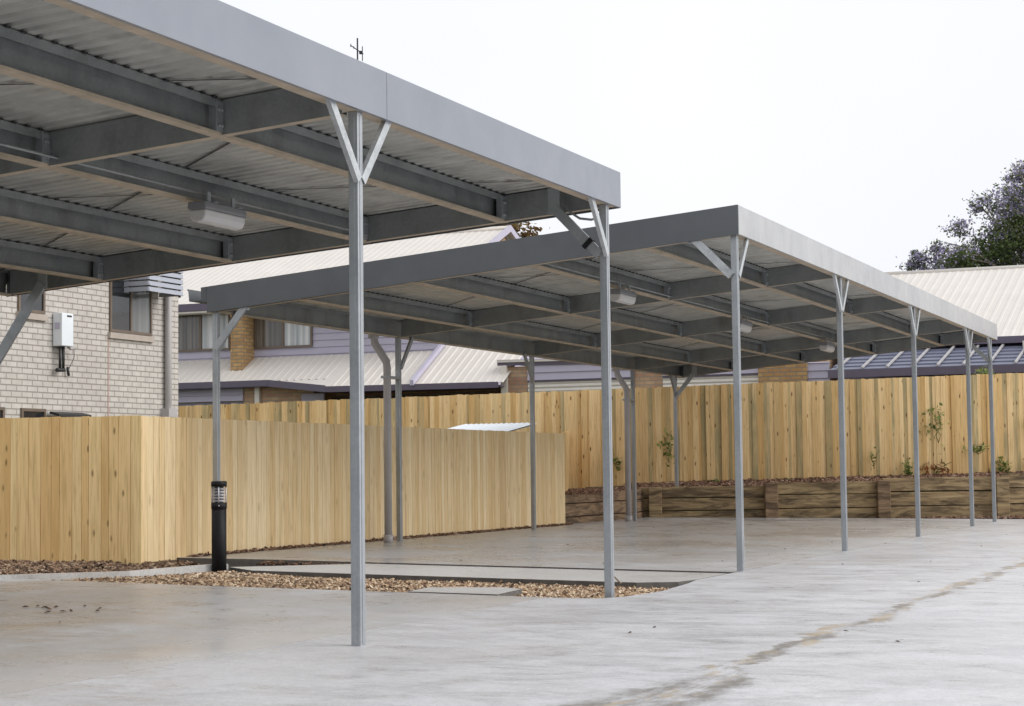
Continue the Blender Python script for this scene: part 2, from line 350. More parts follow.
sheet('concrete_pad',[(-6.08,12.345),(-5.36,12.345),(-5.42,12.95),(-5.62,13.06),(-6.13,12.82)],lambda x,y:gz(x)+.006,'path',.06,side='kerb_side')
sheet('garden_soil',[(-12,10),(-4.3,10),(-4.3,15.9),(-12,15.9)],lambda x,y:gz(x)-.10,'soil',.05)
sheet('garden_soil',[(-10.6,15),(-10.2,15),(-10.2,26.5),(-10.6,26.5)],lambda x,y:gz(x)-.02,'soil',.05)
# raised terrace behind the retaining wall
def tz(x,y):
    p=Vector((x,y,0))-W0; s=p.dot(WD); o=p.dot(WN)
    return .55+.0175*s+ (.16*min(max(o,0),.75))
far=[wl(16,.12),(40,52),(60,160),(-90,160),(-90,28.5),(-20,27.6),(-18.6,28.3),wl(-1.6,.55),(-10.6,26.64),(-10.6,30.55)]
mb=MB()
def terr(poly,zs):
    n=len(poly); mb.v+= [(x,y,z) for (x,y),z in zip(poly,zs)]+[(x,y,-.2) for x,y in poly]
    mb.face(range(n)); 
    for i in range(n): j=(i+1)%n; mb.face((j,i,n+i,n+j))
fp=[wl(16,.12),(40,52),(60,160),(-90,160),(-90,28.5),(-20,27.6),(-18.6,28.3),(-11.95,30.75),wl(-.9,.12),wl(-.1,.12)]
terr(fp,[.8,.8,.9,.6,.5,.5,.52,.56,.53,.53]); fixn(mb.build('raised_ground','ground'))['kind']='structure'
mb=MB(); terr([(-10.56,26.7),(-10.56,30.5),(-11.9,30.7)],[.49,.54,.56]); fixn(mb.build('terrace_ground','soil'))['kind']='structure'

def chipfield(name,label,cat,mat,area,count,zf,size=.045,accept=None):
    """irregular flat chips lying in a bed: one object of uncountable pieces"""
    mb=MB(); x0,x1,y0,y1=area; k=0
    while k<count:
        x=random.uniform(x0,x1); y=random.uniform(y0,y1)
        if accept and not accept(x,y): continue
        k+=1
        a=random.uniform(0,6.28); l=size*random.uniform(.5,1.35); wd=l*random.uniform(.25,.6); th=l*.12
        m=Matrix.Rotation(a,3,'Z')@Matrix.Rotation(random.gauss(0,.45),3,'X')@Matrix.Rotation(random.gauss(0,.4),3,'Y')
        c=Vector((x,y,zf(x,y)+random.uniform(0,.016)))
        b=len(mb.v); r=random.random()
        for px,py,pz in ((-l,-wd*.7,-th),(l*.8,-wd,-th),(l,wd*.6,-th),(-l*.7,wd,-th),(-l*.9,-wd*.6,th),(l*.7,-wd*.8,th),(l*.9,wd*.5,th),(-l*.6,wd*.8,th)):
            mb.v.append(tuple(c+m@Vector((px*.5,py*.5,pz))))
        for q in ((4,5,6,7),(0,1,5,4),(1,2,6,5),(2,3,7,6),(3,0,4,7)): mb.face([b+i for i in q],r)
    return tag(mb.build(name,mat),label,cat,kind='stuff')
random.seed(3)
xe=lambda y: -9.88+(y-12.1)*.70 if y<13.2 else -9.11+.06*(y-13.2)
def bed1(x,y):
    if y<12.36+.0*(x) or y>14.12: return False
    if x<xe(y)+.07: return False
    if -6.1<x<-5.4 and y<12.36+.35*( (x+6.1)+.7): return False
    return True
chipfield('wood_chip_bed','golden wood chips filling the bed between the near slab and footpath','wood chips','chips',(-9.9,-4.42,12.33,14.5),17000,lambda x,y:gz(x)-.062+.012*math.sin((y-12.3)*1.6)+.035*max(0,min(1,-x-7.9))*max(0,min(1,(x-xe(y)-.05)/.35)),.055,bed1)
def bed2(x,y): return x<xe(y)-.06 if y<14.7 else (x<-10.02 if y>15.2 else x<-9.5)
chipfield('bark_strip','brown bark chips banked against the foot of the near fence','bark chips','bark_brown',(-12.2,-9.0,12.1,15.7),9000,lambda x,y:gz(x)-.07+.045*max(0,min(1,(-9.9-x)/.6)),.055,bed2)
chipfield('leaf_litter_groove','dark leaves caught in the groove between footpath and far slab','leaf litter','leaf',(-9.3,-4.7,15.56,15.8),900,lambda x,y:gz(x)-.035,.05)
chipfield('leaf_litter_fence','thin line of dry leaves along the foot of the long fence','leaf litter','mulch',(-10.36,-10.2,15.9,26.5),1600,lambda x,y:gz(x)+.0,.05)
def band(x,y):
    p=Vector((x,y,0))-W0; o=p.dot(WN); s=p.dot(WD); return -.3<s<17 and .1<o<.75+max(0,0)
def bandL(x,y):
    return x<-10.5 and (Vector((x,y,0))-W0).dot(WN)<.8 and x> -10.5-(y-26.6)*.36
mb=MB()
for s_ in range(-1,18):
    for o_ in (.1,.8): x,y=wl(s_,o_); mb.v.append((x,y,tz(x,y)-.015))
for i in range(18): mb.face((2*i,2*i+2,2*i+3,2*i+1))
mb.build('mulch_soil','soil')['kind']='structure'
chipfield('bark_mulch_bed','dark red bark mulch on the terrace between sleeper wall and back fence','bark mulch','mulch',(-12,5,29.5,38.2),16000,lambda x,y:tz(x,y)+.0,.085,band)
chipfield('bark_mulch_corner','dark bark mulch in the corner behind the side sleeper wall','bark mulch','mulch',(-12,-10.5,26.7,31.2),3500,lambda x,y:.49+.0175*(y-26.6)+.005,.085,bandL)
def strip(x,y):
    p=Vector((x,y,0))-W0; o=p.dot(WN); s=p.dot(WD); return 3.7<s<14 and -.02-.22*min(s-3.6,3)<o<-.03
chipfield('leaf_litter_wall','reddish leaf litter at the foot of the sleeper wall','leaf litter','mulch',(-8,4,31,37),4200,lambda x,y:.01,.08,strip)
sheet('wall_foot_soil',[wl(3.4,-.05),wl(16,-.05),wl(16,-.9),wl(6.6,-.9)],lambda x,y:-.01,'soil',.1)
# scattered leaves on the concrete
random.seed(11)
lm=MB()
for px,py,s in [(-7.7,10.0,.13),(-7.5,10.05,.1),(-7.2,9.9,.12),(-8.6,9.9,.1),(-8.7,10.0,.1),(-4.0,17.2,.04),(-5.2,22.,.05)]+[(random.uniform(-9.5,0),random.uniform(7.5,30),random.uniform(.02,.05)) for _ in range(30)]:
    for j in range(1 if s<.06 else 4):
        x=px+random.gauss(0,s*1.2); y=py+random.gauss(0,s*.7)
        a=random.uniform(0,6.28); l=.014+s*.12; c=Vector((x,y,gz(x)+.006)); u=Vector((math.cos(a),math.sin(a),random.uniform(-.1,.3)))*l; v=Vector((-math.sin(a),math.cos(a),random.uniform(-.1,.3)))*l*.45
        b=len(lm.v); lm.v+=[tuple(c-u),tuple(c+v),tuple(c+u),tuple(c-v),tuple(c+Vector((0,0,l*.35)))]
        r=random.random()*.6
        for q in ((0,1,4),(1,2,4),(2,3,4),(3,0,4),(3,2,1,0)): lm.face([b+i for i in q],r)
tag(lm.build('fallen_leaves','leaf'),'small dark leaves and crumbs scattered over the concrete','fallen leaves',kind='stuff')
tw=MB().tube([(-5.02,14.05,.0),(-5.1,14.0,.10),(-5.16,14.02,.17)],[.009,.007,.004],6)
tag(tw.build('twig','bark'),'short dark twig leaning out of the wood chips beside the end post','twig')

# ------------------------------------------------------------------ fences
def palings(mb,p0,p1,zb0,zb1,zt,lap=.1,pitch=.155,seed=1,facing=1,jit=.006,ragged=0.0,off=.004,wr=(.97,1.03),gap=0,seam=.002):
    """lapped vertical palings from p0 to p1; facing side = +normal * facing"""
    rnd=random.Random(seed); p0=Vector((*p0,0));p1=Vector((*p1,0)); d=(p1-p0); L=d.length; d.normalize(); n=Vector((d.y,-d.x,0))*facing
    s=0.0
    while s<L:
        wd=pitch*rnd.uniform(*wr); t=min(1,(s+wd/2)/L); back=rnd.random()<gap
        c=p0+d*(s+wd/2)+n*(rnd.uniform(0,off)-(.016 if back else 0)); zb=zb0+(zb1-zb0)*t; ztt=(zt if not callable(zt) else zt(t))+rnd.gauss(0,jit)-(rnd.random()*ragged if rnd.random()<.25 else 0)
        lean=rnd.gauss(0,.0015)
        h=(ztt-zb)/2; mb.obox(c+Vector((0,0,zb+h)),d*(wd/2-seam),n*.008,Vector((d.x*lean,d.y*lean,1))*h,rnd.random())
        s+=wd
def rails(root,p0,p1,zs,facing,zoff=(0,0),step=2.4,ztop=1.4,zbot=0):
    p0=Vector((*p0,0));p1=Vector((*p1,0)); d=(p1-p0); L=d.length; d.normalize(); n=Vector((d.y,-d.x,0))*facing
    for z in zs:
        m=MB(); m.prism([p0-n*.012+Vector((0,0,z+zoff[0]-.035)),p0-n*.055+Vector((0,0,z+zoff[0]-.035)),p0-n*.055+Vector((0,0,z+zoff[0]+.035)),p0-n*.012+Vector((0,0,z+zoff[0]+.035))],d*L+Vector((0,0,zoff[1]-zoff[0]))); m.build('rail','pine_old',root)
    k=int(L/step)
    for i in range(k+1):
        c=p0+d*min(L-.05,(i*step+.05))-n*.1; m=MB(); m.obox(c+Vector((0,0,(ztop+zbot)/2)),d*.045,n*.042,Vector((0,0,(ztop-zbot)/2))); m.build('post','pine_old',root)
FA0=(-14.6,14.05); FC=(-10.30,15.0); FB1=(-10.44,26.62)
fn=thing('paling_fence','new pale timber paling fence running beside the carports','fence',(FC[0],FC[1],0))
mb=MB(); palings(mb,FA0,(FC[0]+.02,FC[1]),-.05,.06,1.485,seed=5,facing=1,pitch=.1,off=.006,gap=.0,jit=.002,wr=(.7,1.3)); a=mb.build('palings','pine_gold',fn); a['label']='golden knotty palings of the return facing the camera'
mb=MB(); palings(mb,FC,FB1,.06,.075,1.485,seed=6,facing=1,jit=.0015,pitch=.1,off=.003); b=mb.build('palings','pine_pale',fn); b['label']='pale clean palings of the long run beside the carports'
rails(fn,FA0,FC,(.35,1.2),1); rails(fn,FC,FB1,(.35,1.2),1)
settle(fn)
SF1=(-11.87,30.55)
sf=thing('corner_fence','short return of timber palings joining the long fence to the back fence','fence',(FB1[0],FB1[1],.5))
mb=MB(); palings(mb,(FB1[0]-.02,FB1[1]+.02),SF1,.49,.58,lambda t:1.49+.12*t,seed=8,facing=1,pitch=.1); mb.build('palings','pine_gold',sf); rails(sf,FB1,SF1,(.8,1.3),1,ztop=1.42,zbot=.45); settle(sf)
# back fence
bf=thing('back_fence','tall weathered paling fence on the terrace behind the sleeper wall','fence',(*wl(0,.7),.6))
B0=wl(-8.9,.7); B1=wl(13,.7); LB=21.9
ztopf=lambda t: 2.125+ (0.41/15.0)*t*LB
mb=MB(); random.seed(2); palings(mb,B0,B1,.36,.36+.0175*LB,ztopf,seed=12,facing=1,jit=.004,pitch=.085,ragged=.012,off=.011,wr=(.45,1.35),gap=.2,seam=-.004)
mb.build('palings','pine_old',bf)
rails(bf,B0,B1,(1.0,1.85),1,(0,.35),2.4,2.1,.4); settle(bf)
# low edge strip under back fence palings is mulch

# sleeper retaining wall
rw=thing('retaining_wall','dark timber sleeper retaining wall stepped along the back of the car park','retaining wall',(*wl(3),0))
posts=[0.15,3.35,6.62,9.9,13.2]
# visible posts in plan: solve spacing from the photograph
random.seed(21)
H=[(-.02,.19),(.195,.40),(.405,.60)]
ps=[.18,2.19,4.13,6.18,8.2,10.2,12.3,14.3]
for i,(a,b) in enumerate(zip(ps,ps[1:])):
    for k,(z0,z1) in enumerate(H):
        dz=.0175*(a+b)/2
        m=MB(); A=Vector((*wl(a-(.27 if i==0 else 0),.02+random.uniform(0,.012)),0)); Bv=Vector((*wl(b-.0,.02+random.uniform(0,.012)),0)); n=WN*.09; zz0=z0+dz*k/2; zz1=z1+dz*(k+1)/2-.014+random.uniform(-.006,.004)
        m.hexa([A+Vector((0,0,zz0)),Bv+Vector((0,0,zz0)),Bv+n+Vector((0,0,zz0)),A+n+Vector((0,0,zz0)),A+Vector((0,0,zz1)),Bv+Vector((0,0,zz1+.006)),Bv+n+Vector((0,0,zz1)),A+n+Vector((0,0,zz1))])
        m.build('sleeper','sleeper',rw,.008)
for i,s in enumerate(ps):
    m=MB(); c=Vector((*wl(s,-.05),0)); h=.63+.0175*s; m.obox(c+Vector((0,0,h/2-.05)),WD*.11,WN*.06,(0,0,h/2+.03)); o=m.build('post','sleeper_red' if i in(1,2,) else 'sleeper',rw,.01)
for i,(a,b) in enumerate([(26.64,28.6),(28.61,30.56)]):
    for k,(z0,z1) in enumerate(H):
        m=MB(); x=-10.46-random.uniform(0,.01); m.box(x-.09,x,a,b,z0-.0,(z1-.07 if k==2 else z1)-.008+.03*(i+.5)*(k==2)); m.build('sleeper','sleeper_red',rw,.008)
m=MB(); m.box(-10.5,-10.38,28.48,28.6,-.03,.55); 
settle(rw)

# ------------------------------------------------------------------ carports
def brace(root,foot,head,outn,wd=.07,mat='galv_bright',name='brace'):
    f=Vector(foot);h=Vector(head);d=(h-f); n=-Vector(outn); u=n.cross(d).normalized()
    m=MB(); t=.003
    q=[(-wd/2,-.012),(wd/2,-.012),(wd/2,.016),(wd/2-t,.016),(wd/2-t,-.012+t),(-wd/2+t,-.012+t),(-wd/2+t,.016),(-wd/2,.016)]
    m.prism([f+u*a+n*b for a,b in q],d,.5); o=m.build(name,mat,root); fixn(o)
    return o
def carport(name,label,big,ys,z_front,slp,purl,y0,y1,seams,end_near,post_braces,matf,drains=()):
    root=thing(name,label,'carport',(XF,ys[0],0),'steel carports')
    zb=lambda x: z_front-slp*(XF-x)
    PW=.029
    xs=[XF-a for a in purl]
    # purlins run the whole length, open side towards +X
    for k,x in enumerate(xs):
        cprof((x-.035,y0+.03,zb(x)),(x-.035,y1-.03,zb(x)),(1,0,0),lipt=.05).build('purlin',['purlin','flange'],root)
        # screws through the sheet
    cprof((XF+.035,y0+.03,zb(XF)),(XF+.035,y1-.03,zb(XF)),(-1,0,0),w=.075).build('front_beam',['purlin','flange'],root)
    cprof((XB-.04,y0+.03,zb(XB)),(XB-.04,y1-.03,zb(XB)),(1,0,0),w=.06,depth=.205).build('back_beam',['purlin','flange'],root)
    # rafter lengths between purlins at every post line
    cuts=[XF-.04]+xs+[XB+.02]
    for j,y in enumerate(ys):
        for a,b in zip(cuts,cuts[1:]):
            xa=a-.036; xb=b+.036
            ye=y1-.095 if j==len(ys)-1 else y-.01; p0=Vector((xa,ye,zb(xa)+.002)); p1=Vector((xb,ye,zb(xb)+.002))
            cprof(p0,p1,(0,1,0) ,.195,.06).build('rafter',['purlin','flange'],root)
        for x in xs:
            yo=y+(.16 if j==0 else (y1-.085-y if j==len(ys)-1 else 0))
            m=MB(); m.box(x+.036,x+.046,yo-.075,yo-.012,zb(x)+.02,zb(x)+.185); m.box(x+.0,x+.046,yo-.085,yo-.075,zb(x)+.015,zb(x)+.19)
            cl=m.build('cleat','galv',root)
            m=MB()
            for dz in (.05,.14):
                for dy in (-.03,-.055): m.tube([(x+.046,yo+dy,zb(x)+dz),(x+.056,yo+dy,zb(x)+dz)],.011,6)
            m.build('bolt_set','bolt',cl)['kind']='stuff'
    # ribbed roof sheet, ribs along X
    pts=[]; y=y0; pitch=.118; top=.2
    while y<y1:
        for dy,dz in ((0,0),(.062,0),(.078,.024),(.100,.024)): pts.append((min(y+dy,y1),dz))
        y+=pitch
    pts.append((y1,0)); m=MB(); xa=XF+.05; xb_=XB-.12
    n=len(pts)
    for x in (xa,xb_):
        for (yy,dz) in pts: m.v.append((x,yy,zb(x)+top+.006+dz))
    for x in (xa,xb_):
        for (yy,dz) in pts: m.v.append((x,yy,zb(x)+top+.0085+dz))
    for i in range(n-1):
        m.face((i,i+1,n+i+1,n+i),.5); m.face((2*n+i,3*n+i,3*n+i+1,2*n+i+1),.5)
    m.face(list(range(n))+list(range(3*n-1,2*n-1,-1)),.5) if False else None
    m.build('roof_sheet','sheet',root)
    # roofing screws along purlins, one object per purlin
    for x in xs:
        m=MB(); yy=y0+.089
        while yy<y1: m.box(x-.012,x+.05,yy-.016,yy+.016,zb(x)+.197,zb(x)+.2055); yy+=pitch
        m.build('purlin_packer','dark',root)['kind']='stuff'
    # diagonal strap bracing under the sheet, an X in every bay
    for ya,yb in zip(ys,ys[1:]):
        for (ka,kb) in ((ya,yb),(yb,ya)):
            p=Vector((XF-.04,ka,zb(XF)+.1955)); q=Vector((XB+.02,kb,zb(XB)+.1955)); d=(q-p).normalized(); s=d.cross(Vector((0,0,1))).normalized()*.007
            m=MB(); m.obox((p+q)/2,(q-p)/2,s,(0,0,.0012)); m.build('strap_brace','dark',root)
    # fascia: front in lengths with seams
    ed=[y0]+list(seams)+[y1]
    for a,b in zip(ed,ed[1:]):
        m=MB(); zf=zb(XF)
        q=[(0,.0),(.0,.262),(-.035,.268),(-.035,.264),(-.006,.258),(-.006,.012),(-.03,.008),(-.03,.002)]
        m.prism([Vector((XF+.066+u,a+.003,zf-.004+v)) for u,v in q],(0,b-a-.006,0),.5); fixn(m.build('front_fascia',matf,root,.002))
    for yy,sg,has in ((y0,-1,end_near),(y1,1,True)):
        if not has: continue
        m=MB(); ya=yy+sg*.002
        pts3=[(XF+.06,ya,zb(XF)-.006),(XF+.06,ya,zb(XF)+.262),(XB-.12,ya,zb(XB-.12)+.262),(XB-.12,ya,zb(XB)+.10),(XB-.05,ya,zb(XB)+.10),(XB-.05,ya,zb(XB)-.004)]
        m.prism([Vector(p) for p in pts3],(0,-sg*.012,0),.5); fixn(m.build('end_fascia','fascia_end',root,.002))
    # box gutter at the back
    m=MB(); zg=zb(XB)+.115; gx0=XB-.265; gx1=XB-.055
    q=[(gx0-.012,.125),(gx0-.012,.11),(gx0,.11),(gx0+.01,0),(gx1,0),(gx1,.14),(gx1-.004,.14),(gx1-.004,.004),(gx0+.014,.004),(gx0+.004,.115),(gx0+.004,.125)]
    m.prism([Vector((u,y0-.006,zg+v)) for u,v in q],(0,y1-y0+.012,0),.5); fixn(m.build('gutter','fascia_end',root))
    # posts
    for row,X in (('f',XF),('b',XB+.01)):
        for j,y in enumerate(ys):
            y=y-(.045 if (big and row=='b' and j==3) else 0); m=MB(); zt=zb(X); base=gz(X)-.03
            m.box(X-PW,X+PW,y-PW,y+PW,base,zt)
            # the rolled section: a shallow groove strip either side
            o=m.build('post','galv',root,.004)
            m=MB(); m.box(X+PW,X+PW+.0025,y-.011,y+.011,base+.04,zt-.02); m.box(X-.012,X+.008,y-PW-.0025,y-PW,base+.04,zt-.02)
            m.build('post_lip','galv',o)
            for code in post_braces[row][j]:
                d={'+y':Vector((0,1,0)),'-y':Vector((0,-1,0)),'-x':Vector((-1,0,0)),'+x':Vector((1,0,0))}[code]
                run,drop,wd=.34,.37,.052
                if code in('-x','+x'): wd=.07
                if big and row=='b' and code=='+x': run,drop,wd=.49,.62,.085
                foot=Vector((X,y,zt-drop))+d*.02; hx=X+d.x*(run+.03); head=Vector((hx,y+d.y*run,zb(hx)+.02 if abs(d.x) else zt+.02))
                if code in('-x','+x'): nn=(0,-1,0); foot.y-=PW+.020; head.y-=PW+.020
                else: nn=(1,0,0); foot.x+=PW*.5+.012; head.x+=PW*.5+.012
                if code in('-x','+x'):
                    m=MB(); hz=zb(hx); m.box(head.x-.045,head.x+.045,head.y-.004,head.y+.004,hz-.03,hz+.17); m.build('brace_plate','galv',root)
                    if big and row=='f' and code=='-x':
                        c=foot+(head-foot)*.24; m=MB(); dd=(head-foot).normalized(); uu=Vector((0,1,0)).cross(dd); m.obox(c,dd*.017,(0,.03,0),uu*.045); m.build('cable_tie','black',root)
                brace(root,foot,head,nn,wd,mat='galv_bright' if row=='f' and code in('+y','-y') or (row=='f' and not big) else 'galv')  # end brace inside the nearer carport: its shade put in as darker steel
            for j2 in ():
                pass
    for yd in drains:
        xg=XB-.16; yc=yd-.32
        gzv=gz(XB); zt=zb(XB)+.115
        m=MB(); m.tube([(xg,yc,zt+.01),(xg,yc,zt-.10),(xg+.02,yc,zt-.2),(XB-.0,yc+.02,zt-.42),(XB+.01,yc+.02,zt-.5),(XB+.01,yc+.02,gzv)],.047,14)
        dp=m.build('downpipe','pvc',root)
        m=MB(); m.tube([(XB+.01,yc+.02,gzv-.01),(XB+.01,yc+.02,gzv+.09)],.058,14); m.build('collar','pvc',dp)
        m=MB(); m.tube([(xg,yc,zt+.0),(xg,yc,zt-.13)],.066,12); m.build('outlet','pvc',dp)
        m=MB(); m.box(XB-.045,XB+.045,yc-.04,yc+.3,zt-.62,zt-.59); m.build('pipe_strap','galv',dp)
    settle(root)
    return root,zb
Y1=[.975,4.834,8.692,12.549]
c1,zb1=carport('carport','nearer grey steel carport whose roof fills the top left of the picture','',0,0,0,0,0,0,0,0,0,0) if False else carport(
    'carport','nearer grey steel carport whose roof fills the top left of the photo',True,Y1,2.831,.0723,[.858,2.019,3.228,4.467],.72,12.738,[8.94],False,
    {'f':[['+y'],['+y','-y'],['+y','-y'],['-y','-x']],'b':[['+y'],['+y'],['-y'],['+x','-y']]},'fascia')
Y2=[15.951,20.053,24.31,28.654,30.902]
c2,zb2=carport('carport','farther grey steel carport with two rows of posts ending at the sleeper wall',False,Y2,2.996,.084,[.843,1.987,3.212,4.465],15.87,31.33,[21.3,26.6],True,
    {'f':[['+y','-x'],['+y','-y'],['+y','-y'],['+y','-y'],['-x','-y']],'b':[['+x','+y'],['+y'],['-y'],[],['+x','-y']]},'fascia_far',(20.053,28.654))
# end braces of the nearer carport are wide channels: flexible conduit and cable tie
cd=MB(); cd.tube([(XF-.30,12.50,2.87),(XF-.25,12.50,2.79),(XF-.17,12.50,2.735),(XF-.08,12.50,2.72),(XF-.03,12.52,2.735)],.009,8)
tag(cd.build('conduit','purlin'),'short curved grey flexible conduit at the end post of the nearer carport','conduit')
# lights hung under the second purlin
def light(xc,yc,zt,label,first=None):
    t=thing('batten_light',label,'light fitting',(xc,yc,zt),'fluorescent light fittings under the carport roofs')
    if first:
        for ch in first.children:
            c=ch.copy(); COL.objects.link(c); c.parent=t
        return t
    L=.255
    def prof(pts,x0=0): return pts
    m=MB(); q=[(-.065,0),(.065,0),(.07,-.035),(.066,-.05),(-.066,-.05),(-.07,-.035)]
    m.prism([Vector((xc+a,yc-L,zt+b)) for a,b in q],(0,2*L,0),.5); m.build('body','litbody',t,.006)
    m=MB(); q=[(-.066,-.05),(.066,-.05),(.062,-.09),(.045,-.125),(0,-.135),(-.045,-.125),(-.062,-.09)]
    m.prism([Vector((xc+a,yc-L+.01,zt+b)) for a,b in q],(0,2*L-.02,0),.5); m.build('diffuser','diff',t,.012)
    for y in (yc-.15,yc+.15): m=MB(); m.box(xc-.07,xc+.09,y-.02,y+.02,zt,zt+.004); m.box(xc+.02,xc+.03,y-.02,y+.02,zt+.003,zt+.07); m.build('bracket','galv',t)
    settle(t); return t
xl=-6.47
l0=light(xl,10.36,2.665,'long white diffuser light under the nearer carport roof')
light(xl,18.3,2.79,'first light under the farther carport roof, partly behind the end post of the nearer one',l0)
light(xl,22.85,2.79,'middle light under the farther carport roof, partly behind its near corner post',l0)
light(xl,27.5,2.79,'farthest small light under the farther carport roof, near its second post',l0)
for y0_,y1_,zz,nm in ((6,12.3,2.73,'thin grey conduit running to the light of the nearer carport'),(16.1,28,2.87,'thin grey conduit running along the lights of the farther carport')):
    m=MB(); m.tube([(-6.49,y0_,zz),(-6.49,y1_,zz)],.009,8); tag(m.build('conduit','purlin'),nm,'conduit')

# bollard light
bo=thing('bollard_light','black round bollard light with louvred head standing in the wood chips','bollard',(-8.965,14.37,.03))
bx,by=-8.965,14.37; R0=.067
m=MB(); m.tube([(bx,by,-.02),(bx,by,.61),(bx,by,.612)],[R0,R0,R0*.9],28); m.build('post','black',bo)
m=MB(); m.tube([(bx,by,.60),(bx,by,.655)],R0+.004,28); m.build('collar','black',bo)
m=MB(); m.tube([(bx,by,.65),(bx,by,.80)],R0*.62,24); m.build('lamp_core','litbody',bo)
m=MB()
for k in range(5):
    z=.668+k*.027; m.tube([(bx,by,z),(bx,by,z+.004),(bx,by,z+.013)],[R0,R0*.98,R0*.66],28)
m.build('louvre','chrome',bo)
m=MB()
for k in range(4):
    a=k*math.pi/2+.5; m.tube([(bx+math.cos(a)*R0*.93,by+math.sin(a)*R0*.93,.64),(bx+math.cos(a)*R0*.93,by+math.sin(a)*R0*.93,.81)],.006,6)
m.build('louvre_rod','chrome',bo)
m=MB(); m.tube([(bx,by,.80),(bx,by,.845),(bx,by,.85)],[R0+.004,R0+.004,R0*.9],28); m.build('cap','black',bo)
m=MB(); dd=Vector((-bx,-by,0)).normalized(); c=Vector((bx,by,.63)); m.tube([c+dd*(R0),c+dd*(R0+.008)],.006,8); m.build('screw','chrome',bo)
settle(bo)

# ------------------------------------------------------------------ ribbed roofs for houses
def ribbed(root,name,mat,p0,u,v,pitch=.2,rib=.03,w=.045,thick=.004):
    """sheet with corner p0, across vector u (ribs repeat), along vector v"""
    p0=Vector(p0);u=Vector(u);v=Vector(v);n=u.cross(v).normalized()
    if n.z<0: n=-n
    L=u.length; ud=u/L; pts=[];s=0
    while s<L-pitch: pts+=[(s,0),(s+pitch-w*1.9,0),(s+pitch-w*1.5,rib),(s+pitch-w*.4,rib)]; s+=pitch
    pts+=[(s,0),(L,0)]; m=MB(); k=len(pts)
    for off in (0,-thick):
        for q in (Vector((0,0,0)),v):
            for a,b in pts: m.v.append(tuple(p0+ud*a+n*(b+off)+q))
    for i in range(k-1): m.face((i,i+1,k+i+1,k+i),.5); m.face((2*k+i,3*k+i,3*k+i+1,2*k+i+1),.5)
    o=m.build(name,mat,root); return o
def clad(root,mat,x0,x1,y,z0,z1,board=.165,name='cladding'):
    m=MB(); z=z0
    while z<z1-.01:
        zt=min(z+board,z1); m.prism([Vector((x0,y-.030,z)),Vector((x0,y-.003,zt)),Vector((x0,y+.02,zt)),Vector((x0,y+.02,z))],(x1-x0,0,0),.5); z+=board
    return fixn(m.build(name,mat,root))
def window(root,x0,x1,y,z0,z1,mats,fr='brownframe'):
    m=MB(); t=.05
    m.box(x0,x1,y-.05,y,z0,z0+t); m.box(x0,x1,y-.05,y,z1-t,z1); m.box(x0,x0+t,y-.05,y,z0+t,z1-t); m.box(x1-t,x1,y-.05,y,z0+t,z1-t)
    k=len(mats); wd=(x1-x0)/k
    for i in range(1,k): m.box(x0+i*wd-.03,x0+i*wd+.03,y-.055,y-.002,z0+t,z1-t)
    o=m.build('window',fr,root)
    for i,mt in enumerate(mats):
        m=MB(); m.box(x0+i*wd+(.05 if i==0 else .03),x0+(i+1)*wd-(.05 if i==k-1 else .03),y-.022,y-.006,z0+t,z1-t); m.build('pane',mt,o)
    return o
def bar(root,name,mat,p,q,h,t=.03,nrm=(0,-1,0)):
    p=Vector(p);q=Vector(q);n=Vector(nrm)*t; up=Vector((0,0,h)); m=MB()
    m.hexa([p,q,q-n,p-n,p+up,q+up,q-n+up,p-n+up]); return fixn(m.build(name,mat,root))

# --- middle house (two storeys)
mh=thing('house','two storey lilac weatherboard house with long cream steel roofs behind the fence','house',(-24,39.1,.5))
WY=39.1
m=MB(); m.box(-40,-18.4,WY+.03,47,.4,5.05); m.build('wall','lilac',mh)
clad(mh,'lilac',-40,-18.4,WY+.015,3.3,5.05)
m=MB(); 
m.prism([Vector((-18.38,WY+.03,5.05)),Vector((-18.38,43.05,6.85)),Vector((-18.38,47,5.05))],(-.1,0,0)); fixn(m.build('gable_wall','brick_tan',mh))
ribbed(mh,'roof','cream',(-41,38.55,5.10),(22.75,0,0),(0,4.5,1.98),.2,.008); ribbed(mh,'roof','cream',(-41,47.55,5.10),(22.75,0,0),(0,-4.5,1.98),.2,.013)
bar(mh,'fascia','plum',(-41,38.54,4.93),(-18.25,38.54,4.93),.18); bar(mh,'soffit','offwhite',(-41,38.56,4.88),(-18.3,38.56,4.88),.04,.4)
for sg,ya in ((1,38.5),(-1,47.6)):
    m=MB(); p=Vector((-18.25,ya,4.98)); q=Vector((-18.25,43.05,6.985+.02)); m.prism([p,q,q+Vector((0,0,.17)),p+Vector((0,0,.17))],(.05,0,0)); fixn(m.build('barge_board','lilac',mh))
m=MB(); m.tube([(-41,43.05,7.09),(-18.25,43.05,7.09)],.07,8); m.build('ridge_cap','cream',mh)
window(mh,-26.6,-24.05,WY,3.98,5.02,['curt_dark','curt_dark','curt_light'])
window(mh,-23.36,-21.75,WY,3.97,4.98,['curt_dark','curt_light'])
m=MB(); m.box(-23.70,-23.38,38.52,WY+.03,3.3,4.9); m.build('pillar','brick_tan',mh)
